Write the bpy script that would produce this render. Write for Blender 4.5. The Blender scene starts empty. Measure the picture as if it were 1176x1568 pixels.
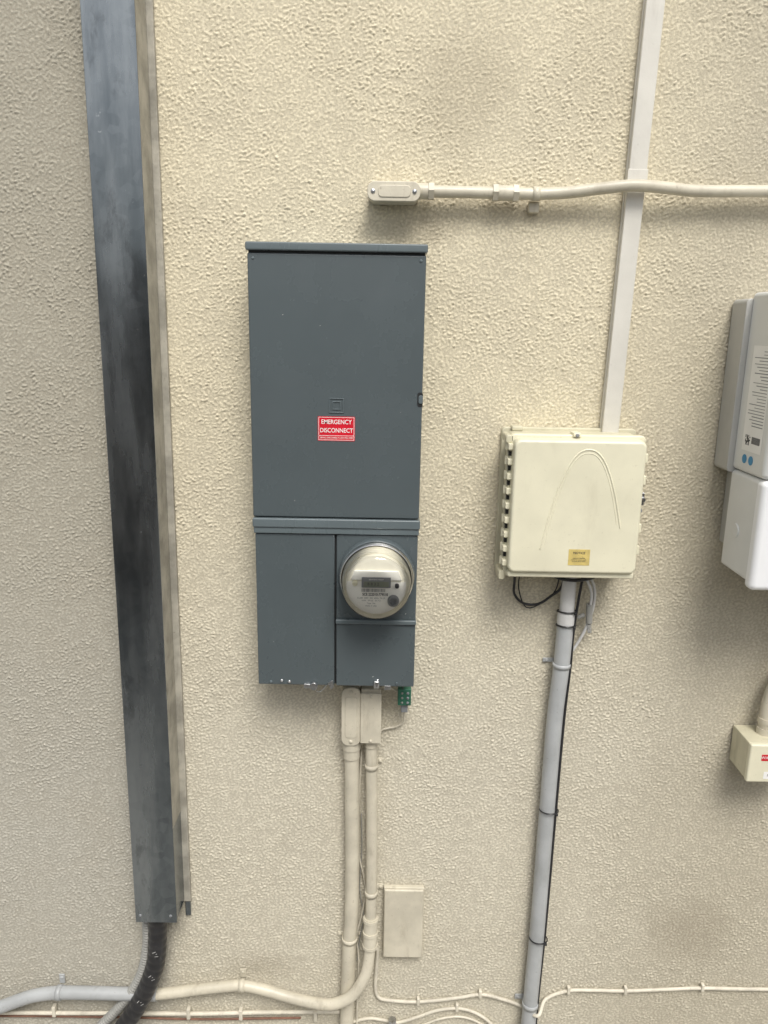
import bpy, bmesh, math
import numpy as np
from mathutils import Vector, Matrix
R=math.radians
scene=bpy.context.scene
rng=np.random.default_rng(7)

# ------------------------------------------------------------ materials
def nodes(name):
    m=bpy.data.materials.new(name); m.use_nodes=True
    nt=m.node_tree; b=nt.nodes["Principled BSDF"]
    return m,nt,b
def mixc(nt,fac,a,b,mode="MIX"):
    n=nt.nodes.new("ShaderNodeMix"); n.data_type="RGBA"; n.blend_type=mode
    for i,v in ((0,fac),(6,a),(7,b)):
        if isinstance(v,bpy.types.NodeSocket): nt.links.new(v,n.inputs[i])
        elif i==0: n.inputs[0].default_value=v
        else: n.inputs[i].default_value=(*v,1) if len(v)==3 else v
    return n.outputs[2]
def mapr(nt,v,a,b,c=0.0,d=1.0,smooth=True):
    n=nt.nodes.new("ShaderNodeMapRange")
    if smooth: n.interpolation_type='SMOOTHSTEP'
    nt.links.new(v,n.inputs[0])
    for i,x in zip((1,2,3,4),(a,b,c,d)): n.inputs[i].default_value=x
    return n.outputs[0]
def math_(nt,op,a,b=None):
    n=nt.nodes.new("ShaderNodeMath"); n.operation=op
    for i,v in ((0,a),(1,b)):
        if v is None: continue
        if isinstance(v,bpy.types.NodeSocket): nt.links.new(v,n.inputs[i])
        else: n.inputs[i].default_value=v
    return n.outputs[0]
def noise(nt,scale,detail=4,rough=.55,vec=None,stretch=None):
    n=nt.nodes.new("ShaderNodeTexNoise"); n.inputs["Scale"].default_value=scale
    n.inputs["Detail"].default_value=detail; n.inputs["Roughness"].default_value=rough
    tc=nt.nodes.new("ShaderNodeTexCoord"); src=tc.outputs["Object"]
    if stretch:
        mp=nt.nodes.new("ShaderNodeMapping"); mp.inputs["Scale"].default_value=stretch
        nt.links.new(src,mp.inputs[0]); src=mp.outputs[0]
    nt.links.new(src,n.inputs["Vector"])
    return n.outputs["Fac"]
def paint(name,col,rough=.5,metal=0.,var=.12,scale=9,grime=None,grime_amt=.35,bump=.15,bscale=350,spec=.5,sz=.3):
    """painted / plastic surface with tonal variation, grime streaks and orange-peel bump"""
    m,nt,b=nodes(name)
    n1=noise(nt,scale,4,.6)
    dark=tuple(c*(1-var*1.6) for c in col); lite=tuple(min(1,c*(1+var)) for c in col)
    c=mixc(nt,mapr(nt,n1,.3,.7),dark,lite)
    g=grime or tuple(x*.45 for x in col)
    n2=noise(nt,scale*2.2,5,.68,stretch=(1,1,sz))
    c=mixc(nt,mapr(nt,n2,.52,.78,0,grime_amt),c,g)
    n4=noise(nt,140,2,.6)
    c=mixc(nt,mapr(nt,n4,.66,.74,0,grime_amt*.8),c,g)
    nt.links.new(c,b.inputs["Base Color"])
    nt.links.new(mapr(nt,n2,.3,.75,max(.05,rough-.06),min(1,rough+.10)),b.inputs["Roughness"])
    b.inputs["Metallic"].default_value=metal
    b.inputs["Specular IOR Level"].default_value=spec
    if bump:
        bp=nt.nodes.new("ShaderNodeBump"); bp.inputs["Strength"].default_value=bump; bp.inputs["Distance"].default_value=.001
        nt.links.new(noise(nt,bscale,2,.6),bp.inputs["Height"]); nt.links.new(bp.outputs[0],b.inputs["Normal"])
    return m

M={}
M["panel"]=paint("slate_grey_enamel",(.084,.103,.110),.27,0,.04,3,(.12,.13,.13),.10,.06,500,.5,.8)
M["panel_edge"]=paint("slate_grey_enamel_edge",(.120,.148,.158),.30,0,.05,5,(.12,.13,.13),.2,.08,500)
M["dark"]=paint("dark_gap",(.012,.013,.014),.7,0,.1)
M["cond"]=paint("painted_conduit",(.58,.54,.435),.40,0,.08,14,(.22,.18,.12),.48,.25,250)
M["duct"]=paint("painted_white_duct",(.64,.62,.56),.45,0,.05,8,(.34,.31,.26),.35,.2,250)
M["grey"]=paint("grey_pvc",(.40,.415,.42),.36,0,.07,10,(.19,.19,.175),.45,.12,300)
M["greyw"]=paint("pale_pvc_sleeve",(.60,.60,.59),.4,0,.06,10)
M["box"]=paint("aged_cream_plastic",(.73,.70,.535),.38,0,.04,7,(.44,.40,.28),.28,.12,420)
M["boxd"]=paint("aged_cream_plastic_shaded",(.56,.53,.395),.5,0,.07,9,(.28,.26,.18),.45,.15,420)  # darker copy of the cream plastic, side shade put into its colour
M["inv"]=paint("inverter_grey_coat",(.68,.69,.675),.4,0,.03,4,(.45,.45,.44),.12,.08,500)
M["invs"]=paint("inverter_aluminium_chassis",(.44,.44,.42),.45,.1,.04,6,(.25,.25,.25),.3,.1,500)
M["invw"]=paint("inverter_white_front",(.82,.83,.84),.3,0,.02,4,(.7,.7,.7),.1,.03,500)
M["white"]=paint("white_print",(.82,.82,.80),.5,0,.02,10,None,.05,0)
M["ink"]=paint("black_print",(.05,.05,.055),.5,0,.05,10,None,.1,0)
M["greyink"]=paint("grey_print",(.22,.23,.24),.5,0,.05,10,None,.1,0)
M["red"]=paint("red_vinyl",(.60,.012,.028),.35,0,.05,20,(.40,.02,.03),.25,0)
M["yellow"]=paint("faded_yellow_label",(.62,.49,.17),.45,0,.1,30,(.3,.25,.12),.5,0)
M["blue"]=paint("blue_dot",(.03,.24,.46),.4,0,.05,10,None,.1,0)
M["steel"]=paint("zinc_steel",(.60,.61,.62),.30,1.0,.12,40,(.25,.24,.22),.4,.3,300)
M["chrome"]=paint("meter_ring_steel",(.78,.78,.77),.20,1.0,.05,20,(.4,.4,.38),.2,0)
M["green"]=paint("green_terminal",(.03,.13,.08),.45,0,.15,30)
M["black"]=paint("black_cable_jacket",(.018,.018,.020),.38,0,.2,30,(.10,.10,.095),.5,.2,200)
M["cable"]=paint("painted_cable",(.64,.60,.50),.5,0,.1,20,(.25,.22,.17),.5,.2,300)
M["greycable"]=paint("grey_cable",(.30,.30,.28),.5,0,.1,20)
M["brown"]=paint("rusty_wire",(.20,.10,.065),.6,0,.2,30)
M["meterface"]=paint("meter_face",(.86,.85,.79),.5,0,.02,10,None,.04,0)
M["meterdrum"]=paint("meter_drum",(.80,.77,.65),.4,0,.03,10,None,.06,0)
M["lcd"]=paint("lcd",(.24,.26,.21),.2,0,.05,10,None,.1,0)
M["sidebeige"]=paint("beige_raceway_side",(.37,.35,.295),.6,0,.18,18,(.17,.16,.13),.6,.9,110)  # speckled beige on the raceway side and flange

def galvanized():
    m,nt,b=nodes("galvanized_steel")
    tc=nt.nodes.new("ShaderNodeTexCoord")
    v=nt.nodes.new("ShaderNodeTexVoronoi"); v.inputs["Scale"].default_value=45
    nt.links.new(tc.outputs["Object"],v.inputs["Vector"])
    n1=noise(nt,4,5,.65,stretch=(2.2,1,.35)); n2=noise(nt,11,6,.74,stretch=(1,1,.4))
    c=mixc(nt,mapr(nt,n1,.35,.65),(.13,.15,.165),(.29,.315,.33))
    sp=nt.nodes.new("ShaderNodeSeparateColor"); nt.links.new(v.outputs["Color"],sp.inputs[0])
    c=mixc(nt,math_(nt,"MULTIPLY",sp.outputs[0],.14),c,(.42,.45,.47))
    c=mixc(nt,mapr(nt,n2,.55,.66,0,.42),c,(.07,.075,.08))
    n3=noise(nt,18,6,.78)
    c=mixc(nt,mapr(nt,n3,.66,.69,0,.5),c,(.60,.61,.60))
    nt.links.new(c,b.inputs["Base Color"]); b.inputs["Metallic"].default_value=.92
    nt.links.new(mapr(nt,n1,.3,.7,.17,.33),b.inputs["Roughness"])
    bp=nt.nodes.new("ShaderNodeBump"); bp.inputs["Strength"].default_value=.4; bp.inputs["Distance"].default_value=.008
    nt.links.new(noise(nt,6,2,.5,stretch=(1,1,.5)),bp.inputs["Height"]); nt.links.new(bp.outputs[0],b.inputs["Normal"])
    return m
M["galv"]=galvanized()

def clear_cover():
    m,nt,b=nodes("clear_polycarbonate")
    out=nt.nodes["Material Output"]
    tr=nt.nodes.new("ShaderNodeBsdfTransparent"); tr.inputs[0].default_value=(.99,.99,.98,1)
    gl=nt.nodes.new("ShaderNodeBsdfGlossy"); gl.inputs["Roughness"].default_value=.05
    fr=nt.nodes.new("ShaderNodeFresnel"); fr.inputs[0].default_value=1.5
    mx=nt.nodes.new("ShaderNodeMixShader")
    nt.links.new(fr.outputs[0],mx.inputs[0]); nt.links.new(tr.outputs[0],mx.inputs[1]); nt.links.new(gl.outputs[0],mx.inputs[2])
    nt.links.new(mx.outputs[0],out.inputs[0])
    return m
M["clear"]=clear_cover()

def stucco(fine=True):
    m,nt,b=nodes("painted_stucco" if fine else "painted_stucco_outer")
    g=nt.nodes.new("ShaderNodeNewGeometry"); sx=nt.nodes.new("ShaderNodeSeparateXYZ")
    nt.links.new(g.outputs["Position"],sx.inputs[0]); X,Z=sx.outputs[0],sx.outputs[2]
    big=noise(nt,1.6,3,.6); mid=noise(nt,6,5,.65)
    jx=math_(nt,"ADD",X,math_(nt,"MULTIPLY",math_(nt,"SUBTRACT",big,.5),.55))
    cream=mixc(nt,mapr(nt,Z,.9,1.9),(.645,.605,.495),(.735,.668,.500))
    c=mixc(nt,mapr(nt,X,-.50,-.60,0,.9),cream,mixc(nt,mapr(nt,Z,.5,1.8),(.47,.455,.40),(.385,.365,.305)))  # weaker light left of the raceway, painted as a darker wall colour
    c=mixc(nt,mapr(nt,jx,.38,.86,0,.70),c,(.475,.435,.34))  # light falling off to the right, painted into the wall colour
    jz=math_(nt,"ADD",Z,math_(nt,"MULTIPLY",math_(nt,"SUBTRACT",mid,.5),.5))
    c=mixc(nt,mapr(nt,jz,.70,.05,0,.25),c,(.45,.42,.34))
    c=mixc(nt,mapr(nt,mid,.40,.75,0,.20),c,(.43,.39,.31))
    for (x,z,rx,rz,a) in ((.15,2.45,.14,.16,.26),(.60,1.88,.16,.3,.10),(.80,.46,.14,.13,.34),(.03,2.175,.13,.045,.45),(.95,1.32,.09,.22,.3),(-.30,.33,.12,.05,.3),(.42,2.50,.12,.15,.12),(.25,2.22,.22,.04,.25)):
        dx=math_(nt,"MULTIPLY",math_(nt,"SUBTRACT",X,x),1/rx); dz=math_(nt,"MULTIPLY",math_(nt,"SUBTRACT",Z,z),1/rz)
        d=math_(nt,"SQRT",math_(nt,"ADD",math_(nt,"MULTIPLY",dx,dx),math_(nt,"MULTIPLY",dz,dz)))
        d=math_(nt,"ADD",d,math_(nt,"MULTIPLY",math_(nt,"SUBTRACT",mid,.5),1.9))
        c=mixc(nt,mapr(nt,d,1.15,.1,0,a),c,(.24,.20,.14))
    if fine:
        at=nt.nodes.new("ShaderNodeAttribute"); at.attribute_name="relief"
        c=mixc(nt,mapr(nt,at.outputs["Fac"],.30,.02,0,.28),c,(.20,.17,.125))  # crevice shade and dirt painted into the relief hollows
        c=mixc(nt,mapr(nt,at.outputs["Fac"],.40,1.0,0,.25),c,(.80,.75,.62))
    nt.links.new(c,b.inputs["Base Color"]); b.inputs["Roughness"].default_value=.82; b.inputs["Specular IOR Level"].default_value=.25
    bp=nt.nodes.new("ShaderNodeBump"); bp.inputs["Strength"].default_value=.8; bp.inputs["Distance"].default_value=.0018 if fine else .006
    nt.links.new(noise(nt,300 if fine else 85,3,.65),bp.inputs["Height"]); nt.links.new(bp.outputs[0],b.inputs["Normal"])
    return m

# ------------------------------------------------------------ mesh helpers
def P(x,z,d): return Vector((x,-d,z))
def new(name,me,mat,parent=None,smooth=False):
    o=bpy.data.objects.new(name,me); scene.collection.objects.link(o)
    if mat is not None: me.materials.append(M[mat] if isinstance(mat,str) else mat)
    if smooth: 
        for p in me.polygons: p.use_smooth=True
    if parent: o.parent=parent
    return o
def group(name):
    e=bpy.data.objects.new(name,None); e.empty_display_size=.05; scene.collection.objects.link(e); return e
def finish(o,me,bev):
    for p in me.polygons: p.use_smooth=bool(bev)
    if bev:
        try: me.set_sharp_from_angle(angle=R(60))
        except Exception: pass
        w_=o.modifiers.new("weighted_normal","WEIGHTED_NORMAL"); w_.keep_sharp=True; w_.weight=90
    return o
def box(name,x0,x1,z0,z1,d0,d1,mat,parent=None,bev=.002,seg=2,lean=None):
    bm=bmesh.new(); bmesh.ops.create_cube(bm,size=1)
    for v in bm.verts:
        v.co=Vector((x0+(v.co.x+.5)*(x1-x0), -(d0+(.5-v.co.y)*(d1-d0)), z0+(v.co.z+.5)*(z1-z0)))
        if lean: v.co.x+=lean(v.co.z)
    if bev: bmesh.ops.bevel(bm,geom=bm.edges[:],offset=bev,segments=seg,affect='EDGES',profile=.5)
    me=bpy.data.meshes.new(name); bm.to_mesh(me); bm.free()
    return finish(new(name,me,mat,parent),me,bev)
def prism(name,pts,d0,d1,mat,parent=None,bev=.0015,seg=2,inset_front=0):
    """outline in (x,z) extruded from wall depth d0 to d1"""
    bm=bmesh.new(); cx=sum(p[0] for p in pts)/len(pts); cz=sum(p[1] for p in pts)/len(pts)
    a=[bm.verts.new(P(x,z,d0)) for x,z in pts]
    b=[bm.verts.new(P(x+(cx-x)*inset_front,z+(cz-z)*inset_front,d1)) for x,z in pts]
    n=len(pts); bm.faces.new(a); f=bm.faces.new(b[::-1])
    for i in range(n): bm.faces.new((a[i],b[i],b[(i+1)%n],a[(i+1)%n]))
    bmesh.ops.recalc_face_normals(bm,faces=bm.faces[:])
    if bev: bmesh.ops.bevel(bm,geom=list(f.edges),offset=bev,segments=seg,affect='EDGES',profile=.5)
    me=bpy.data.meshes.new(name); bm.to_mesh(me); bm.free()
    return finish(new(name,me,mat,parent),me,bev)
def rrect(x0,x1,z0,z1,r,n=6):
    pts=[]
    for cx,cz,a0 in ((x1-r,z1-r,0),(x0+r,z1-r,90),(x0+r,z0+r,180),(x1-r,z0+r,270)):
        for i in range(n+1):
            a=R(a0+90*i/n); pts.append((cx+r*math.cos(a),cz+r*math.sin(a)))
    return pts
def circ(x,z,r,n=32): return [(x+r*math.cos(2*math.pi*i/n),z+r*math.sin(2*math.pi*i/n)) for i in range(n)]
def spline(pts,step=.008):
    p=[Vector(q) for q in pts]
    if len(p)==2: return p
    p=[p[0]*2-p[1]]+p+[p[-1]*2-p[-2]]; out=[]
    for i in range(1,len(p)-2):
        n=max(2,int((p[i+1]-p[i]).length/step))
        for k in range(n):
            t=k/n; t2=t*t; t3=t2*t
            out.append(.5*((2*p[i])+(p[i+1]-p[i-1])*t+(2*p[i-1]-5*p[i]+4*p[i+1]-p[i+2])*t2+(3*p[i]-p[i-1]-3*p[i+1]+p[i+2])*t3))
    out.append(p[-2]); return out
def tube(name,pts,r,mat,parent=None,seg=20,rf=None,step=.008):
    """pts: list of (x,z,d)"""
    path=spline([P(*q) for q in pts],step); bm=bmesh.new(); rings=[]; n=len(path)
    t0=(path[1]-path[0]).normalized(); up=Vector((0,1,0))
    if abs(t0.dot(up))>.9: up=Vector((1,0,0))
    nrm=(up-t0*up.dot(t0)).normalized(); s=0
    for i,p in enumerate(path):
        t=(path[min(i+1,n-1)]-path[max(i-1,0)]).normalized()
        nrm=(nrm-t*nrm.dot(t)).normalized(); bn=t.cross(nrm)
        if i: s+=(p-path[i-1]).length
        rr=rf(s) if rf else r
        rings.append([bm.verts.new(p+(nrm*math.cos(2*math.pi*k/seg)+bn*math.sin(2*math.pi*k/seg))*rr) for k in range(seg)])
    for a,b in zip(rings,rings[1:]):
        for k in range(seg): bm.faces.new((a[k],a[(k+1)%seg],b[(k+1)%seg],b[k]))
    bm.faces.new(rings[0][::-1]); bm.faces.new(rings[-1])
    bmesh.ops.recalc_face_normals(bm,faces=bm.faces[:])
    me=bpy.data.meshes.new(name); bm.to_mesh(me); bm.free()
    o=new(name,me,mat,parent,True)
    try: me.set_sharp_from_angle(angle=R(50))
    except Exception: pass
    return o
def lathe(name,prof,cx,cz,mat,parent=None,seg=64):
    """profile list of (radius, depth) turned about the wall normal through (cx,cz)"""
    bm=bmesh.new(); rings=[]
    for r,d in prof:
        if r<1e-6: rings.append([bm.verts.new(P(cx,cz,d))])
        else: rings.append([bm.verts.new(P(cx+r*math.cos(2*math.pi*k/seg),cz+r*math.sin(2*math.pi*k/seg),d)) for k in range(seg)])
    for a,b in zip(rings,rings[1:]):
        for k in range(seg):
            k2=(k+1)%seg
            if len(b)==1: bm.faces.new((a[k],a[k2],b[0]))
            elif len(a)==1: bm.faces.new((a[0],b[k2],b[k]))
            else: bm.faces.new((a[k],a[k2],b[k2],b[k]))
    bmesh.ops.recalc_face_normals(bm,faces=bm.faces[:])
    me=bpy.data.meshes.new(name); bm.to_mesh(me); bm.free()
    o=new(name,me,mat,parent,True)
    try: me.set_sharp_from_angle(angle=R(40))
    except Exception: pass
    return o
def screw(name,x,z,d,r,mat,parent):
    lathe(name,[(r,d-.004),(r,d+.0012),(r*.7,d+.0026),(r*.25,d+.0030),(0,d+.0022)],x,z,mat,parent,20)
def text(name,body,x,z,d,size,mat,parent,rot=None,align='CENTER',sx=1.0,bold=0):
    c=bpy.data.curves.new(name,"FONT"); c.body=body; c.size=size; c.align_x=align; c.align_y='CENTER'; c.extrude=.0001; c.offset=bold
    o=bpy.data.objects.new(name+"_c",c); scene.collection.objects.link(o)
    bpy.context.view_layer.update()
    me=bpy.data.meshes.new_from_object(o.evaluated_get(bpy.context.evaluated_depsgraph_get()))
    bpy.data.objects.remove(o)
    Mx=Matrix.Translation(P(x,z,d))@(rot or Matrix.Identity(4))@Matrix.Rotation(R(90),4,'X')@Matrix.Diagonal((sx,1,1,1))
    me.transform(Mx); me.name=name; me.materials.clear()
    return new(name,me,mat,parent)
def strap(name,x,z,r,d,w,mat,parent,ear=-1,horizontal=False,earlen=.022):
    """pipe strap round a pipe on the wall, one or two ears"""
    seg=24; bm=bmesh.new(); rings=[]
    R1=r+.0022
    for s in (-w/2,w/2):
        for rr in (r+.0004,R1):
            rings.append([(rr*math.cos(2*math.pi*k/seg),rr*math.sin(2*math.pi*k/seg),s) for k in range(seg)])
    def pt(q):
        a,b,s=q
        return P(x+s,z+a,d+b) if horizontal else P(x+a,z+s,d+b)
    V=[[bm.verts.new(pt(q)) for q in rg] for rg in rings]
    for k in range(seg):
        k2=(k+1)%seg
        for a,b in ((0,1),(1,3),(3,2),(2,0)): bm.faces.new((V[a][k],V[a][k2],V[b][k2],V[b][k]))
    bmesh.ops.recalc_face_normals(bm,faces=bm.faces[:])
    me=bpy.data.meshes.new(name); bm.to_mesh(me); bm.free(); new(name,me,mat,parent,True)
    for e in ([ear] if ear in (-1,1) else [-1,1]):
        a0,a1=sorted((e*(r*.55),e*(r+earlen)))
        if horizontal: box(name+"_ear",x-w/2,x+w/2,z+a0,z+a1,.001,.005,mat,parent,.001); screw(name+"_screw",x,z+e*(r+earlen*.55),.005,.0040,mat,parent)
        else: box(name+"_ear",x+a0,x+a1,z-w/2,z+w/2,.001,.005,mat,parent,.001); screw(name+"_screw",x+e*(r+earlen*.55),z,.005,.0040,mat,parent)

# ------------------------------------------------------------ stucco wall (real relief)
def bandfield(nz,nx,step,wl,bw,seed,an=1.0):
    r=np.random.default_rng(seed); w=r.standard_normal((nz,nx)).astype(np.float32)
    fz=np.fft.fftfreq(nz,step)[:,None]*an; fx=np.fft.rfftfreq(nx,step)[None,:]
    f=np.sqrt(fz*fz+fx*fx)+1e-9; f0=1/wl
    g=np.exp(-(np.log(f/f0)**2)/(2*bw*bw))/np.sqrt(f)
    o=np.fft.irfft2(np.fft.rfft2(w)*g,s=(nz,nx)); return o/o.std()
st=.0021; x0,x1,z0,z1=-1.12,1.14,.06,2.74
nx=int((x1-x0)/st)+1; nz=int((z1-z0)/st)+1; nx+=nx%2; nz+=nz%2
A=bandfield(nz,nx,st,.0098,.45,1,.85); B=bandfield(nz,nx,st,.040,.6,2); C=bandfield(nz,nx,st,.0050,.30,3); L=bandfield(nz,nx,st,.35,.6,4); D_=bandfield(nz,nx,st,.0085,.40,5)
h=A*(1+.30*np.tanh(B))+.45*np.maximum(D_,-.3)*np.abs(A)**.5+.32*C+.25*B-.1
s=np.log1p(np.exp(2.0*h))/2.0            # isolated dashes of mortar over a flatter base
s=3.0*np.tanh(s/3.0)
relief=np.clip(s/2.7,0,1)
amp=.0031*(1+.28*np.tanh(L))
X,Zg=np.meshgrid(np.linspace(x0,x1,nx),np.linspace(z0,z1,nz))
Y=-(relief*amp)+.0012
co=np.stack([X,Y,Zg],-1).reshape(-1,3).astype(np.float32)
idx=np.arange(nx*nz).reshape(nz,nx)
q=np.stack([idx[:-1,:-1],idx[:-1,1:],idx[1:,1:],idx[1:,:-1]],-1).reshape(-1,4).astype(np.int32)
me=bpy.data.meshes.new("stucco_relief"); me.vertices.add(len(co)); me.vertices.foreach_set("co",co.ravel())
me.loops.add(q.size); me.loops.foreach_set("vertex_index",q.ravel())
me.polygons.add(len(q)); me.polygons.foreach_set("loop_start",np.arange(0,q.size,4,dtype=np.int32)); me.polygons.foreach_set("loop_total",np.full(len(q),4,dtype=np.int32))
me.polygons.foreach_set("use_smooth",np.ones(len(q),dtype=bool))
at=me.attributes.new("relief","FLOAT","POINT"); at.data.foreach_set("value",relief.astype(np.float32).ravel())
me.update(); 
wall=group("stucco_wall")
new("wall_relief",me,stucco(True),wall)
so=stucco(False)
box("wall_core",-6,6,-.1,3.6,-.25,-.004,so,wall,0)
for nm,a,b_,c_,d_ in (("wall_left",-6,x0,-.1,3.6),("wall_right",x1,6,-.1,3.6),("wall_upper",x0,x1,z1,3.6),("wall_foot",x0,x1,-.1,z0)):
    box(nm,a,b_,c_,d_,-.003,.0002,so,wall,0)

# ------------------------------------------------------------ ground, fence
def simple_ground():
    m,nt,b=nodes("concrete_ground")
    c=mixc(nt,mapr(nt,noise(nt,3,8,.6),.3,.7),(.30,.29,.27),(.42,.41,.38)); c=mixc(nt,mapr(nt,noise(nt,60,4,.7),.5,.75,0,.4),c,(.18,.17,.15))
    nt.links.new(c,b.inputs["Base Color"]); b.inputs["Roughness"].default_value=.9
    bp=nt.nodes.new("ShaderNodeBump"); bp.inputs["Distance"].default_value=.004; nt.links.new(noise(nt,90,4,.6),bp.inputs["Height"]); nt.links.new(bp.outputs[0],b.inputs["Normal"])
    return m
bm=bmesh.new(); bmesh.ops.create_grid(bm,x_segments=2,y_segments=2,size=150); me=bpy.data.meshes.new("ground"); bm.to_mesh(me); bm.free(); new("ground",me,simple_ground())
fence=group("wooden_fence"); M["wood"]=paint("weathered_fence_board",(.10,.075,.052),.8,0,.25,6,(.04,.03,.02),.6,.5,120)
xx=-5.0; k=0
while xx<5:
    w=.135; box("board_%d"%k,xx,xx+w,.04,2.35+float(rng.uniform(-.01,.01)),3.40,3.42,"wood",fence,.002); xx+=w+.008; k+=1
for i,zz in enumerate((.3,1.2,2.1)): box("rail_%d"%i,-5,5,zz,zz+.09,3.422,3.46,"wood",fence,.003)
for i in range(5): box("post_%d"%i,-4.9+i*2.4,-4.8+i*2.4,0,2.3,3.462,3.56,"wood",fence,.003)

# ------------------------------------------------------------ galvanized raceway (U channel)
race=group("galvanized_cable_raceway")
lean=lambda z:.0135*(z-.535)/2.02
box("face",-.5975,-.4955,.535,3.3,.083,.085,"galv",race,.0012,2,lean)
box("side_right",-.4975,-.4955,.80,3.3,.012,.0828,"sidebeige",race,0,1,lean)
box("side_right_bare",-.4974,-.4956,.542,.7998,.012,.0828,"galv",race,0,1,lean)
box("side_left",-.5975,-.5955,.542,3.3,.002,.0828,"galv",race,0,1,lean)
box("flange_right",-.4974,-.4795,.535,3.3,.002,.0118,"sidebeige",race,.002,2,lambda z:lean(z)*.8)
box("flange_foot",-.4952,-.4815,.490,.5345,.002,.009,"galv",race,.002,1,lambda z:lean(z)*.8)
box("flange_left",-.612,-.5977,.500,3.3,.0015,.0035,"galv",race,.0006,1,lean)
screw("face_screw",-.510,.556,.085,.0035,"greyink",race)
screw("face_screw_b",-.585,.556,.085,.0035,"greyink",race)

hose=group("wrapped_flexible_conduit")
tube("hose",[(-.548,.66,.045),(-.553,.56,.048),(-.557,.47,.05),(-.567,.38,.052),(-.60,.29,.055),(-.65,.20,.058),(-.72,.10,.06),(-.80,-.02,.06)],.0225,"black",hose,24,rf=lambda s:.0225+.0012*abs(math.sin(s*math.pi/.022)),step=.003)
tube("armoured_cable",[(-.580,.60,.035),(-.588,.50,.03),(-.592,.42,.03),(-.612,.33,.03),(-.655,.25,.03),(-.72,.17,.03),(-.80,.08,.03),(-.9,-.02,.03)],.012,"greycable",hose,16,rf=lambda s:.012+.0014*math.sin(s*2*math.pi/.008),step=.0015)
for i,(a,b_,c_) in enumerate(((-.5585,.43,.071),(-.571,.36,.073),(-.603,.285,.076))):
    text("tape_print_%d"%i,"I ' /",a,b_,c_+.004,.013,"greyw",hose,Matrix.Rotation(R(65-i*12),4,'Y'))

# ------------------------------------------------------------ main electric panel
pan=group("electric_service_panel")
box("enclosure",-.272,.068,1.200,2.120,.003,.105,"panel",pan,.003)
box("door",-.2775,.0745,1.585,2.1185,.092,.1165,"panel",pan,.0035,3)
box("hood",-.2800,.0770,2.1225,2.1385,.003,.1235,"panel_edge",pan,.003,3)
box("hood_gap",-.275,.072,2.1165,2.1240,.09,.1145,"dark",pan,0)
box("mid_rail",-.2785,.0770,1.5630,1.5830,.09,.1225,"panel_edge",pan,.003,3)
box("mid_rail_lip",-.2765,.0750,1.5495,1.5635,.09,.1195,"panel_edge",pan,.002,2)
box("cover_left",-.2745,-.1045,1.1975,1.5480,.092,.1150,"panel",pan,.003,3)
box("cover_meter",-.1005,.0735,1.3560,1.5480,.092,.1150,"panel",pan,.003,3)
box("cover_gap",-.106,-.099,1.200,1.549,.08,.1085,"dark",pan,0)
box("meter_cover_lip",-.1015,.0745,1.3470,1.3570,.092,.1215,"panel_edge",pan,.002,2)
box("cover_lower_right",-.1005,.0735,1.1975,1.3460,.092,.1160,"panel",pan,.003,3)
prism("latch_recess",rrect(.064,.0755,1.822,1.852,.005),.112,.1172,"dark",pan,.0005,1)
prism("latch_tab",rrect(.0665,.0755,1.829,1.846,.004),.112,.1195,"panel_edge",pan,.001)
for i,h_ in enumerate((.0150,.0085)):
    cx,cz,t=-.1010,1.8225,.0016
    for nm,a in (("t",(cx-h_,cx+h_,cz+h_-t,cz+h_)),("b",(cx-h_,cx+h_,cz-h_,cz-h_+t)),("l",(cx-h_,cx-h_+t,cz-h_+t,cz+h_-t)),("r",(cx+h_-t,cx+h_,cz-h_+t,cz+h_-t))):
        box("emblem_%d%s"%(i,nm),*a,.1160,.1182,"panel_edge",pan,.0004,1)
prism("warning_label",rrect(-.1395,-.0630,1.7495,1.8000,.0015,3),.1166,.1171,"red",pan,0)
for nm,a in (("t",(-.1380,-.0645,1.7977,1.7985)),("m",(-.1380,-.0645,1.7600,1.7608)),("b",(-.1380,-.0645,1.7510,1.7518)),("l",(-.1380,-.1372,1.7518,1.7977)),("r",(-.0653,-.0645,1.7518,1.7977))):
    box("label_border_"+nm,*a,.1170,.1173,"white",pan,0)
text("label_text_top","EMERGENCY",-.1012,1.7885,.1174,.0128,"white",pan,sx=.86,bold=.0001)
text("label_text_mid","DISCONNECT",-.1012,1.7710,.1174,.0128,"white",pan,sx=.84,bold=.0001)
text("label_text_low","SERVICE DISCONNECT LOCATED HERE",-.1012,1.7559,.1174,.0046,"white",pan,sx=.84)
for i,(x,z) in enumerate(((-.222,1.208),(-.205,1.206),(-.008,1.212))):
    screw("screw_%d"%i,x,z,.1155,.0036,"steel",pan)
for i,(x,z) in enumerate(((-.246,1.205),(.035,1.206),(.064,2.108),(-.266,2.108))):
    screw("dark_screw_%d"%i,x,z,.1155,.0030,"panel_edge",pan)
box("hasp_left",-.172,-.158,1.192,1.203,.1155,.121,"steel",pan,.001)
prism("wire_seal",circ(-.150,1.199,.009,18),.118,.126,"steel",pan,.001)
prism("hasp_mid",[(-.112,1.190),(-.105,1.196),(-.108,1.212),(-.119,1.206)],.1165,.120,"steel",pan,.0006)
box("stud_mid",-.016,-.004,1.196,1.213,.1160,.124,"steel",pan,.002)
tube("seal_wire",[(-.150,1.197,.124),(-.140,1.185,.122),(-.130,1.190,.121),(-.122,1.200,.119)],.0009,"steel",pan,6,step=.003)
box("seal_tag",.008,.022,1.190,1.200,.1165,.1175,"steel",pan,.0004,1)
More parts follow.
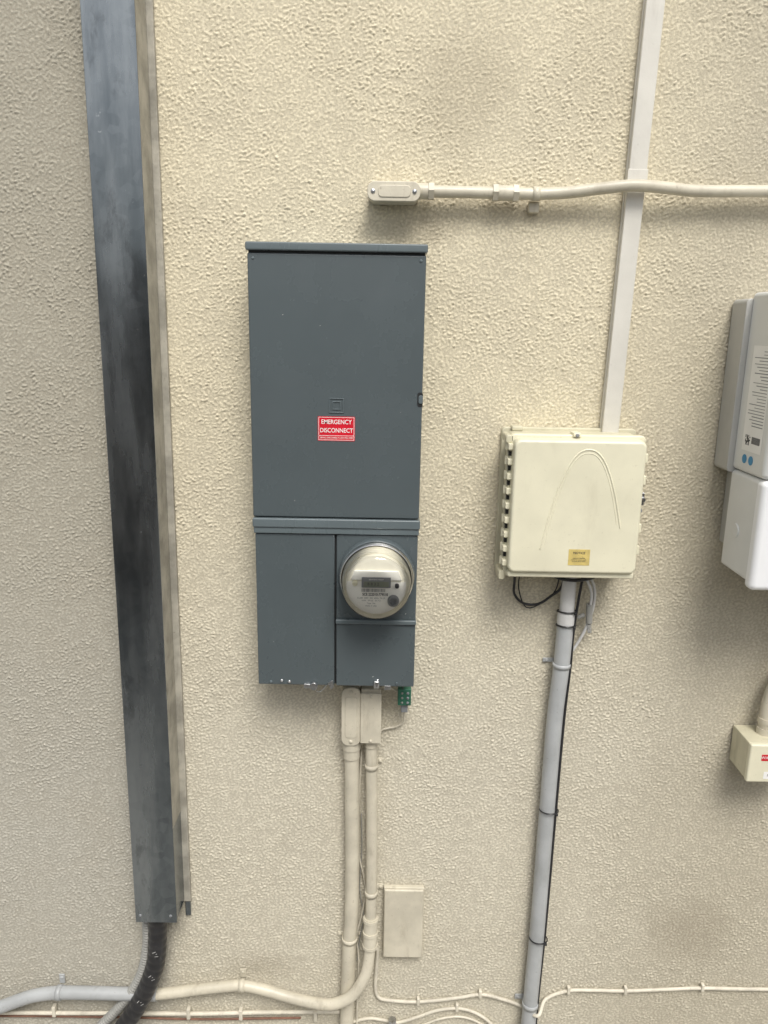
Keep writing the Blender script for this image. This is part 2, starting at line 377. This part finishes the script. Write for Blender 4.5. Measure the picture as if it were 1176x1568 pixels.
for i,(x,z,w_) in enumerate(((-.21,2.00,.002),(.03,1.81,.0012),(-.19,1.62,.0015),(.05,1.37,.002),(-.02,1.22,.003),(-.135,1.98,.0012),(-.24,1.30,.0014))):
    dd=.1165 if z>1.56 else (.1160 if (x>-.10 and z<1.345) else .1150)
    prism("paint_chip_%d"%i,[(x,z),(x+w_,z+.001),(x+w_*1.3,z+.002),(x+.0005,z+.0015)],dd-.001,dd+.0002,"greyw",pan,0)

# ------------------------------------------------------------ electric meter
mt=group("electric_meter"); cx,cz=-.0135,1.4600
lathe("socket_ring",[(.0820,.113),(.0820,.124),(.0800,.129),(.0780,.130),(.0745,.130),(.0745,.118)],cx,cz,"panel",mt)
lathe("sealing_ring",[(.0780,.120),(.0795,.138),(.0785,.147),(.0755,.150),(.0735,.147),(.0735,.120)],cx,cz,"chrome",mt)
box("ring_clasp",cx-.012,cx+.012,cz-.086,cz-.074,.118,.140,"steel",mt,.002)
lathe("base_drum",[(.0725,.118),(.0725,.158),(.0715,.162),(.0695,.164)],cx,cz,"meterdrum",mt)
lathe("inner_drum",[(.0700,.150),(.0695,.172),(.0680,.174),(.0645,.1745),(.0635,.1855),(0,.1855)],cx,cz,"meterdrum",mt)
lathe("clear_cover",[(.0735,.140),(.0733,.150),(.0722,.180),(.0705,.196),(.0665,.204),(.0590,.2075),(.0300,.2085),(0,.2088)],cx,cz,"clear",mt)
fd=.1858
face=[(cx+.062*math.cos(a),cz+.062*math.sin(a)) for a in np.linspace(0,2*math.pi,48,endpoint=False)]
prism("faceplate",[(x,min(z,cz+.012)) for x,z in face if z<cz+.015],fd,fd+.0006,"meterface",mt,0)
prism("name_band",[(cx-.052,cz+.0125),(cx+.052,cz+.0125),(cx+.046,cz+.032),(cx-.046,cz+.032)],fd,fd+.0050,"meterface",mt,.001)
box("display_bezel",cx-.0300,cx+.0300,cz-.003,cz+.0195,fd+.0052,fd+.0075,"greyink",mt,.0008)
box("display_lcd",cx-.0260,cx+.0260,cz-.001,cz+.0105,fd+.0076,fd+.0080,"lcd",mt,0)
text("display_digits","8 8 3 2",cx-.006,cz+.005,fd+.0081,.0085,"ink",mt)
text("display_brand","electronic meter",cx,cz+.0150,fd+.0077,.0045,"white",mt)
text("serial","SCE 222010-779518",cx-.002,cz-.0200,fd+.0009,.0080,"ink",mt,sx=.8,bold=.0002)
for i in range(26):
    w_=float(rng.uniform(.0004,.0011)); xb=cx-.030+i*.0019
    box("barcode_%d"%i,xb,xb+w_,cz-.0145,cz-.0075,fd+.0006,fd+.0009,"ink",mt,0)
for i,(t_,dz) in enumerate((("CL200  240V  3W  60Hz  TA 30",-.0280),("kWh   FM 2S   Kh 7.2",-.0335),("Type  S4e",-.0395),("Made in USA",-.0450))):
    text("spec_%d"%i,t_,cx-.010,cz+dz,fd+.0009,.0044,"greyink",mt)
lathe("optical_port",[(.0120,fd),(.0120,fd+.008),(.0095,fd+.011),(.0065,fd+.011),(.0058,fd+.006),(0,fd+.006)],cx+.036,cz-.032,"greyink",mt,28)
lathe("reset_post",[(.0055,fd),(.0055,fd+.009),(.0035,fd+.011),(0,fd+.011)],cx-.044,cz+.006,"box",mt,20)
lathe("reset_post_r",[(.0045,fd),(.0045,fd+.009),(.0030,fd+.011),(0,fd+.011)],cx+.043,cz+.001,"ink",mt,20)

# ------------------------------------------------------------ upper conduit body and horizontal conduit
def conduit_body(g,x0_,x1_,z0_,z1_,dp,mat,horizontal=True):
    r=min(x1_-x0_,z1_-z0_)/2
    prism("body",rrect(x0_,x1_,z0_,z1_,r*.80,6),.002,dp-.006,mat,g,.002)
    prism("cover",rrect(x0_-.0015,x1_+.0015,z0_-.0015,z1_+.0015,r*.85,6),dp-.0055,dp,mat,g,.002,2)
    mx,mz=(x0_+x1_)/2,(z0_+z1_)/2
    if horizontal:
        prism("cover_emboss",rrect(x0_+.020,x1_-.018,z0_+.006,z1_-.006,.008,5),dp-.001,dp+.0018,mat,g,.0015)
        screw("cover_screw",x0_+.010,mz,dp,.0045,"steel",g); screw("cover_screw_b",x1_-.010,mz,dp,.0045,"steel",g)
    else:
        prism("cover_emboss",rrect(x0_+.007,x1_-.007,z0_+.020,z1_-.022,.007,5),dp-.001,dp+.0015,mat,g,.0015)
        screw("cover_screw",mx,z1_-.010,dp,.0045,"cond",g); screw("cover_screw_b",mx,z0_+.010,dp,.0045,"cond",g)
hc=group("horizontal_conduit_run")
conduit_body(hc,-.043,.060,2.2265,2.2615,.060,"cond")
zc=2.2495
tube("hub",[(.055,zc,.030),(.078,zc,.030)],.0155,"cond",hc,24)
tube("hub_nut",[(.0785,zc,.030),(.090,zc,.030)],.0175,"cond",hc,6)
tube("pipe",[(.088,zc,.030),(.16,2.2495,.030),(.235,2.2487,.030),(.296,2.2483,.030),(.362,2.2520,.031),(.428,2.2600,.036),(.493,2.2655,.042),(.560,2.2625,.038),(.626,2.2590,.032),(.766,2.2610,.030),(1.1,2.2640,.030),(1.9,2.27,.030)],.0118,"cond",hc,24)
tube("coupling",[(.218,2.2487,.030),(.252,2.2485,.030)],.0150,"cond",hc,24)
tube("coupling_nut_a",[(.209,2.2487,.030),(.220,2.2487,.030)],.0178,"cond",hc,6)
tube("coupling_nut_b",[(.250,2.2485,.030),(.261,2.2485,.030)],.0178,"cond",hc,6)
strap("strap",.297,2.2483,.0118,.030,.014,"cond",hc,-1,True,.024)
box("strap_block",.286,.308,2.214,2.236,.001,.018,"cond",hc,.003)

# ------------------------------------------------------------ vertical surface duct
du=group("surface_wiring_duct"); ld=lambda z:.0165*(z-1.767)/.837
box("duct_base",.4720,.5120,1.70,3.3,.001,.010,"duct",du,.001,1,ld)
box("duct_cover",.4735,.5105,1.70,3.3,.0102,.0215,"duct",du,.0025,2,ld)
box("duct_joint",.4715,.5125,2.262,2.300,.0085,.0232,"duct",du,.001,1,ld)

# ------------------------------------------------------------ cream utility enclosure
ub=group("telecom_enclosure")
prism("base_box",rrect(.266,.541,1.450,1.765,.012),.002,.082,"boxd",ub,.002)
prism("back_plate",rrect(.256,.552,1.440,1.772,.010),.001,.014,"boxd",ub,.003)
prism("rim",rrect(.262,.546,1.457,1.768,.010),.0825,.098,"box",ub,.003)
prism("lid",rrect(.2660,.5405,1.474,1.7615,.014,8),.0985,.130,"box",ub,.006,4,.008)
prism("lid_bottom_lip",rrect(.268,.539,1.462,1.4738,.004,4),.0985,.121,"box",ub,.003,2)
def arch(top,w_,sx,sz,tl=1.0):
    return [(sx+w_*t, top-sz*abs(t)**2.3, .1296) for t in np.linspace(-1.12,1,45)]
tube("lid_arch",arch(1.7420,.078,.4200,.165),.0020,"box",ub,8,step=.01)
tube("lid_arch_inner",arch(1.7345,.070,.4200,.150),.0012,"box",ub,8,step=.01)
box("label",.3935,.4390,1.4935,1.5290,.1300,.1306,"yellow",ub,.0002,1)
text("label_t1","NOTICE",.416,1.521,.1308,.0070,"ink",ub,bold=.0001)
text("label_t2","network interface\ncustomer access point\nno user parts inside",.416,1.506,.1308,.0036,"ink",ub)
tube("hinge_pin",[(.2600,1.475,.088),(.2600,1.755,.088)],.0026,"boxd",ub,12)
for i in range(9):
    z=1.482+i*.0315
    tube("knuckle_%d"%i,[(.2595,z,.088),(.2595,z+.017,.088)],.0058,"box",ub,14)
    box("hinge_arm_%d"%i,.2570,.2670,z+.002,z+.015,.086,.1120,"box",ub,.0015)
    box("hinge_slot_%d"%i,.2606,.2664,z+.0195,z+.0290,.070,.0990,"dark",ub,0)
prism("corner_boss",rrect(.252,.266,1.448,1.470,.005),.05,.100,"boxd",ub,.003)
prism("corner_boss_top",rrect(.252,.266,1.748,1.766,.005),.05,.100,"boxd",ub,.003)
for i,z in enumerate((1.712,1.665,1.560,1.512)): box("latch_tab_%d"%i,.541,.5515,z,z+.020,.078,.105,"box",ub,.002)
box("hasp",.5410,.5560,1.618,1.646,.086,.092,"steel",ub,.001); prism("padlock_screw",circ(.550,1.632,.0065,6),.0925,.102,"steel",ub,.001)
prism("hasp_ring",circ(.5485,1.607,.005,14),.088,.094,"greyink",ub,.001)
box("top_tab",.392,.408,1.764,1.773,.070,.104,"box",ub,.002); screw("top_tab_screw",.400,1.7675,.104,.004,"greyink",ub)
box("mount_foot",.275,.300,1.765,1.776,.001,.03,"boxd",ub,.003)

# ------------------------------------------------------------ grey conduit below
gc=group("grey_pvc_conduit")
GP=[(.4240,1.345,.030),(.4220,1.22,.030),(.4165,1.08,.027),(.4145,.83,.026),(.4135,.62,.026),(.4125,.458,.026),(.4085,.25,.026),(.4070,.10,.026),(.4065,-.05,.026)]
tube("pipe",GP,.0190,"grey",gc,28)
tube("upper_sleeve",[(.4240,1.455,.030),(.4245,1.40,.030),(.4242,1.338,.030)],.0170,"greyw",gc,28)
tube("sleeve_collar",[(.4241,1.350,.030),(.4235,1.322,.030)],.0200,"greyw",gc,28)
tube("side_cable",[(.452,1.45,.045),(.4465,1.38,.040),(.4420,1.30,.036),(.4415,1.22,.036),(.4370,1.08,.034),(.4350,.83,.032),(.4335,.62,.032),(.4315,.458,.032),(.4275,.25,.030),(.4265,-.05,.030)],.0032,"black",gc,10)
strap("strap_upper",.4220,1.219,.0190,.030,.010,"grey",gc,-1,False,.020)
strap("strap_lower",.4085,.250,.0190,.026,.014,"grey",gc,-1,False,.018)
def ztie(g,name,x,z,d,r,mat="black",w=.0045):
    tube(name,[(x+r*math.cos(t),z+.15*r*math.sin(t),d+r*math.sin(t)) for t in np.linspace(0,2*math.pi,17)],.0019,mat,g,6,step=.006)
    box(name+"_head",x+r*.55,x+r*.55+.006,z-.003,z+.003,d+r*.75,d+r*.75+.005,mat,g,.001,1)
for i,(x,z,r_) in enumerate(((.425,1.352,.0215),(.425,1.318,.0220),(.418,.833,.0225),(.416,.458,.0225))): ztie(gc,"zip_tie_%d"%i,x,z,.030,r_)
dr=group("enclosure_drop_cables")
tube("black_loop",[(.300,1.455,.03),(.302,1.42,.02),(.305,1.385,.012),(.328,1.362,.010),(.362,1.362,.012),(.390,1.385,.018),(.408,1.41,.03),(.412,1.46,.04)],.0030,"black",dr,10)
tube("black_loop_thin",[(.315,1.455,.02),(.314,1.40,.012),(.335,1.352,.010),(.372,1.366,.012),(.398,1.40,.02),(.404,1.46,.03)],.0015,"black",dr,8)
tube("top_bundle",[(.372,1.452,.05),(.395,1.440,.056),(.430,1.436,.058),(.465,1.440,.054),(.492,1.452,.05)],.0040,"black",dr,10)
tube("white_cable",[(.455,1.455,.05),(.476,1.425,.042),(.484,1.39,.036),(.481,1.345,.030),(.470,1.30,.024),(.455,1.262,.018),(.440,1.235,.02),(.437,1.20,.035)],.0036,"greyw",dr,10)
tube("white_cable_b",[(.445,1.455,.05),(.462,1.430,.05),(.474,1.40,.045),(.476,1.36,.035)],.0032,"greyw",dr,10)
tube("grey_splice",[(.474,1.372,.035),(.478,1.325,.030)],.0075,"greycable",dr,12)
tube("connector",[(.478,1.322,.030),(.482,1.300,.026)],.0055,"steel",dr,6)
tube("connector_b",[(.466,1.345,.030),(.452,1.335,.026)],.0050,"greycable",dr,6)

# ------------------------------------------------------------ inverter
iv=group("wall_mounted_inverter")
prism("chassis",rrect(.734,1.16,1.690,2.050,.010),.004,.0690,"invs",iv,.002)
box("chassis_lower",.765,1.14,1.52,1.689,.004,.0690,"invs",iv,.002)
def rounded_box(name,x0_,x1_,z0_,z1_,d0,d1,r,mat,par,bev=.012):
    return prism(name,rrect(x0_,x1_,z0_,z1_,r,8),d0,d1,mat,par,bev,5)
rounded_box("cover_upper",.7465,1.15,1.6985,2.062,.0700,.2120,.010,"inv",iv,.018)
rounded_box("cover_lower",.7465,1.15,1.4830,1.6970,.0700,.1900,.010,"inv",iv,.002)
rounded_box("front_lower",.7460,1.1515,1.4700,1.6970,.1902,.2130,.012,"invw",iv,.012)
sx_=.7463
def side_quad(name,d0,d1,z0_,z1_,mat,off=.0004):
    box(name,sx_-off,sx_-off+.0003,z0_,z1_,d0,d1,mat,iv,0)
side_quad("spec_label",.100,.183,1.745,1.957,"white")
z=1.945; i=0
while z>1.795:
    L_=float(rng.uniform(.03,.070)); bold=float(rng.uniform(.0010,.0020))
    side_quad("label_line_%d"%i,.178-L_,.178,z,z+bold,"greyink",.0007); 
    z-=.0062; i+=1
for a in range(7):
    for b_ in range(7):
        if rng.random()>.45: side_quad("qr_%d_%d"%(a,b_),.112+a*.003,.1149+a*.003,1.757+b_*.003,1.7599+b_*.003,"ink",.0008)
for a in range(9): side_quad("cert_%d"%a,.140+.004*a,.1425+.004*a,1.762,1.776,"ink",.0008)
for i,d in enumerate((.118,.146)):
    bm=bmesh.new(); bmesh.ops.create_cone(bm,cap_ends=True,segments=24,radius1=.0095,radius2=.0095,depth=.0006,matrix=Matrix.Translation((sx_-.0004,-d,1.7275))@Matrix.Rotation(R(90),4,'Y'))
    me=bpy.data.meshes.new("blue_dot_%d"%i); bm.to_mesh(me); bm.free(); new("blue_dot_%d"%i,me,"blue",iv)
bm=bmesh.new(); bmesh.ops.create_cone(bm,cap_ends=True,segments=32,radius1=.0155,radius2=.0140,depth=.0030,matrix=Matrix.Translation((sx_-.0008,-.120,1.574))@Matrix.Rotation(R(-90),4,'Y'))
me=bpy.data.meshes.new("knockout_plug"); bm.to_mesh(me); bm.free(); new("knockout_plug",me,"inv",iv)

# ------------------------------------------------------------ right-hand junction box and conduit elbow
rb=group("small_junction_box")
box("body",.856,.990,.966,1.058,.002,.086,"boxd",rb,.003)
box("cover",.854,.992,.964,1.060,.0865,.101,"box",rb,.004,3)
prism("red_sticker",rrect(.882,.935,1.020,1.036,.001,2),.1011,.1015,"red",rb,0)
text("sticker_text","WARNING",.905,1.028,.1017,.010,"white",rb)
prism("white_sticker",rrect(.892,.945,.974,.992,.001,2),.1011,.1015,"white",rb,0)
text("sticker_text_b","12345",.91,.983,.1017,.009,"ink",rb)
rc=group("elbow_conduit")
tube("elbow",[(.915,1.075,.040),(.915,1.105,.040),(.9165,1.14,.040),(.926,1.18,.040),(.950,1.215,.040),(.990,1.236,.040),(1.05,1.242,.040),(1.3,1.243,.040),(1.8,1.243,.040)],.0175,"cond",rc,26)
tube("hub",[(.915,1.058,.040),(.915,1.074,.040)],.0215,"cond",rc,8)
tube("hub_ring",[(.915,1.086,.040),(.915,1.098,.040)],.0198,"cond",rc,26)

# ------------------------------------------------------------ conduits under the panel
lc=group("left_riser_conduit")
conduit_body(lc,-.0905,-.0480,1.012,1.160,.052,"cond",False)
tube("pipe",[(-.0680,1.02,.026),(-.0665,.90,.026),(-.0645,.713,.024),(-.0650,.521,.024),(-.0700,.42,.022),(-.0755,.20,.022),(-.0790,-.03,.022)],.0180,"cond",lc,26)
tube("adaptor",[(-.0685,1.013,.027),(-.0682,.992,.027)],.0225,"cond",lc,26)
tube("adaptor_b",[(-.0682,.991,.027),(-.0680,.968,.027)],.0202,"cond",lc,26)
strap("strap",-.0695,.440,.0180,.022,.012,"cond",lc,0,False,.014)
rr_=group("right_riser_conduit")
box("access_body",-.0455,.0005,1.018,1.158,.002,.050,"cond",rr_,.003)
box("access_cover",-.0470,.0020,1.020,1.150,.0503,.0565,"cond",rr_,.0025)
tube("body_hub",[(-.0215,1.018,.030),(-.0212,1.000,.030)],.0165,"cond",rr_,24)
screw("cover_screw",-.0225,1.142,.0565,.004,"cond",rr_); screw("cover_screw_b",-.0225,1.028,.0565,.004,"cond",rr_)
tube("pipe",[(-.0212,1.01,.030),(-.0190,.897,.030),(-.0160,.714,.028),(-.0155,.522,.030),(-.0165,.44,.034),(-.0190,.395,.040),(-.0290,.350,.050),(-.0580,.303,.059),(-.0900,.280,.060),(-.1290,.267,.056),(-.180,.264,.044),(-.232,.268,.034),(-.290,.281,.028),(-.352,.290,.024),(-.410,.284,.024),(-.472,.2765,.026),(-.530,.268,.028),(-.590,.262,.030)],.0142,"cond",rr_,26)
tube("bell",[(-.0158,.515,.0305),(-.0160,.470,.032),(-.0170,.428,.0360)],.0180,"cond",rr_,26)
for i,z in enumerate((.512,.474,.436)): tube("bell_ring_%d"%i,[(-.0158-.0003*i,z,.031+.0015*i),(-.0159-.0003*i,z-.008,.0313+.0015*i)],.0200,"cond",rr_,26)
strap("strap_upper",-.0155,.585,.0142,.029,.014,"cond",rr_,1,False,.016)
strap("strap_top",-.0198,.945,.0142,.030,.012,"cond",rr_,1,False,.012)
strap("strap_horizontal",-.352,.290,.0142,.024,.016,"cond",rr_,1,True,.018)
gh=group("grey_horizontal_conduit")
tube("pipe",[(-.575,.263,.030),(-.645,.263,.030),(-.74,.262,.028),(-.834,.259,.026),(-.885,.252,.026),(-.922,.241,.026),(-.994,.210,.026),(-1.10,.165,.026),(-1.4,.06,.026)],.0165,"grey",gh,26)
strap("strap",-.834,.259,.0165,.026,.014,"grey",gh,0,True,.020)

bw=group("bonding_wire")
tube("wire_a",[(-.050,1.16,.03),(-.047,1.10,.020),(-.045,.98,.012),(-.049,.85,.010),(-.050,.70,.010),(-.036,.62,.010),(-.030,.575,.012),(-.040,.50,.010),(-.052,.44,.012),(-.046,.36,.010),(-.049,.20,.010),(-.048,-.02,.01)],.0024,"cable",bw,8)
tube("wire_b",[(-.043,.80,.010),(-.041,.70,.008),(-.045,.58,.008),(-.034,.50,.010),(-.044,.43,.010),(-.050,.36,.008)],.0014,"greycable",bw,8)
gw=group("grounding_terminal_block")
box("block",.040,.071,1.118,1.160,.015,.052,"green",gw,.002)
for i in range(3): screw("lug_screw_%d"%i,.050,1.126+i*.012,.052,.0028,"greycable",gw)
for i in range(3): screw("lug_screw_r_%d"%i,.063,1.126+i*.012,.052,.0034,"greyink",gw)
box("lug",.048,.064,1.096,1.1175,.02,.044,"greyink",gw,.002)
tube("ground_wire",[(.056,1.10,.032),(.057,1.08,.026),(.055,1.055,.014),(.040,1.040,.008),(.015,1.034,.008),(.002,1.030,.012),(-.003,1.010,.016)],.0022,"cable",gw,8)
tube("ground_wire_b",[(.010,1.19,.06),(.018,1.165,.045),(.034,1.150,.040),(.044,1.146,.040)],.0016,"cable",gw,8)
tube("ground_wire_c",[(.030,1.20,.08),(.048,1.18,.06),(.052,1.155,.050)],.0012,"black",gw,8)

bp_=group("blank_wall_plate")
box("base",.0165,.1195,.3825,.5895,.001,.014,"cond",bp_,.002)
box("cover",.0175,.1185,.3835,.5885,.0142,.0225,"cond",bp_,.004,4)
text("embossed_text","TELEPHONE",.067,.486,.0228,.016,"cond",bp_,Matrix.Rotation(R(90),4,'Y'),sx=.9)

# ------------------------------------------------------------ low cables along the wall
wc=group("wall_cable")
tube("run",[(-.010,.45,.008),(.002,.40,.006),(.001,.34,.006),(-.001,.277,.006),(.006,.245,.006),(.030,.233,.006),(.114,.229,.006),(.218,.244,.006),(.278,.256,.006),(.330,.245,.006),(.393,.224,.010),(.425,.236,.050),(.453,.249,.010),(.512,.273,.006),(.58,.276,.006),(.663,.276,.006),(.77,.283,.006),(.866,.289,.006),(1.041,.289,.006),(1.8,.295,.006)],.0046,"cable",wc,12)
for i,(x,z) in enumerate(((.114,.229),(.278,.256),(.512,.273),(.663,.276),(.866,.289))):
    box("clip_%d"%i,x-.004,x+.004,z-.007,z+.015,.001,.013,"cable",wc,.002)
wc2=group("wall_cable")
tube("run",[(-.09,.150,.006),(-.02,.172,.006),(.019,.168,.006),(.060,.160,.006),(.115,.180,.006),(.165,.202,.006),(.219,.210,.006),(.265,.198,.006),(.309,.165,.006),(.34,.11,.006),(.35,-.02,.006)],.0042,"cable",wc2,12)
tube("run_b",[(.115,.145,.005),(.18,.175,.005),(.24,.180,.005),(.30,.150,.005),(.36,.10,.005)],.0030,"cable",wc2,10)
box("clip",.214,.222,.203,.226,.001,.012,"cable",wc2,.002)
lw=group("low_voltage_conductor")
tube("cream_run",[(-1.4,.172,.010),(-.882,.176,.010),(-.66,.180,.010),(-.480,.182,.010),(-.30,.190,.010),(-.095,.197,.010)],.0055,"cable",lw,12)
tube("rust_run",[(-1.4,.150,.006),(-.95,.160,.006),(-.70,.162,.006),(-.48,.160,.006),(-.2,.170,.006)],.0030,"brown",lw,10)
for i,x in enumerate((-.86,-.50,-.36,-.16)): box("clip_%d"%i,x-.005,x+.005,.168,.200,.001,.017,"cable",lw,.002)
hb=group("hose_bibb_stub")
tube("stub",[(.045,-.02,.02),(.046,.10,.02),(.046,.165,.02)],.008,"greycable",hb,14)
tube("stub_cap",[(.046,.163,.02),(.046,.185,.02)],.011,"steel",hb,6)

# ------------------------------------------------------------ camera, light
cd=bpy.data.cameras.new("camera"); cam=bpy.data.objects.new("camera",cd); scene.collection.objects.link(cam); scene.camera=cam
cd.sensor_width=36; cd.sensor_fit='AUTO'; cd.lens=36*1178/1568; cd.clip_end=400; cd.clip_start=.05
th,ro=R(13.5),R(1.0)
F=Vector((0,math.cos(th),-math.sin(th))); U0=Vector((0,math.sin(th),math.cos(th))); X0=Vector((1,0,0))
Rv=X0*math.cos(ro)+U0*math.sin(ro); Uv=U0*math.cos(ro)-X0*math.sin(ro)
mt_=Matrix((Rv,Uv,-F)).transposed().to_4x4(); mt_.translation=Vector((0,-1.7,1.98)); cam.matrix_world=mt_

sd=Vector((.16,-.62,.88)).normalized()
sun=bpy.data.lights.new("sun","SUN"); sun.energy=2.5; sun.angle=R(24); sun.color=(1,.962,.90)
so_=bpy.data.objects.new("sun",sun); scene.collection.objects.link(so_); so_.rotation_euler=sd.to_track_quat('Z','Y').to_euler(); so_.location=(2,-5,6)
w=bpy.data.worlds.new("World"); scene.world=w; w.use_nodes=True; nt=w.node_tree; bg=nt.nodes["Background"]
sky=nt.nodes.new("ShaderNodeTexSky"); sky.sky_type='NISHITA'; sky.sun_disc=False; sky.sun_elevation=math.asin(sd.z); sky.sun_rotation=math.atan2(sd.x,sd.y); sky.dust_density=4; sky.air_density=1.2
hs=nt.nodes.new("ShaderNodeHueSaturation"); hs.inputs["Saturation"].default_value=.3
nt.links.new(sky.outputs[0],hs.inputs["Color"]); nt.links.new(hs.outputs[0],bg.inputs[0]); bg.inputs[1].default_value=.15
scene.view_settings.view_transform='Standard'; scene.view_settings.look='None'; scene.view_settings.exposure=0
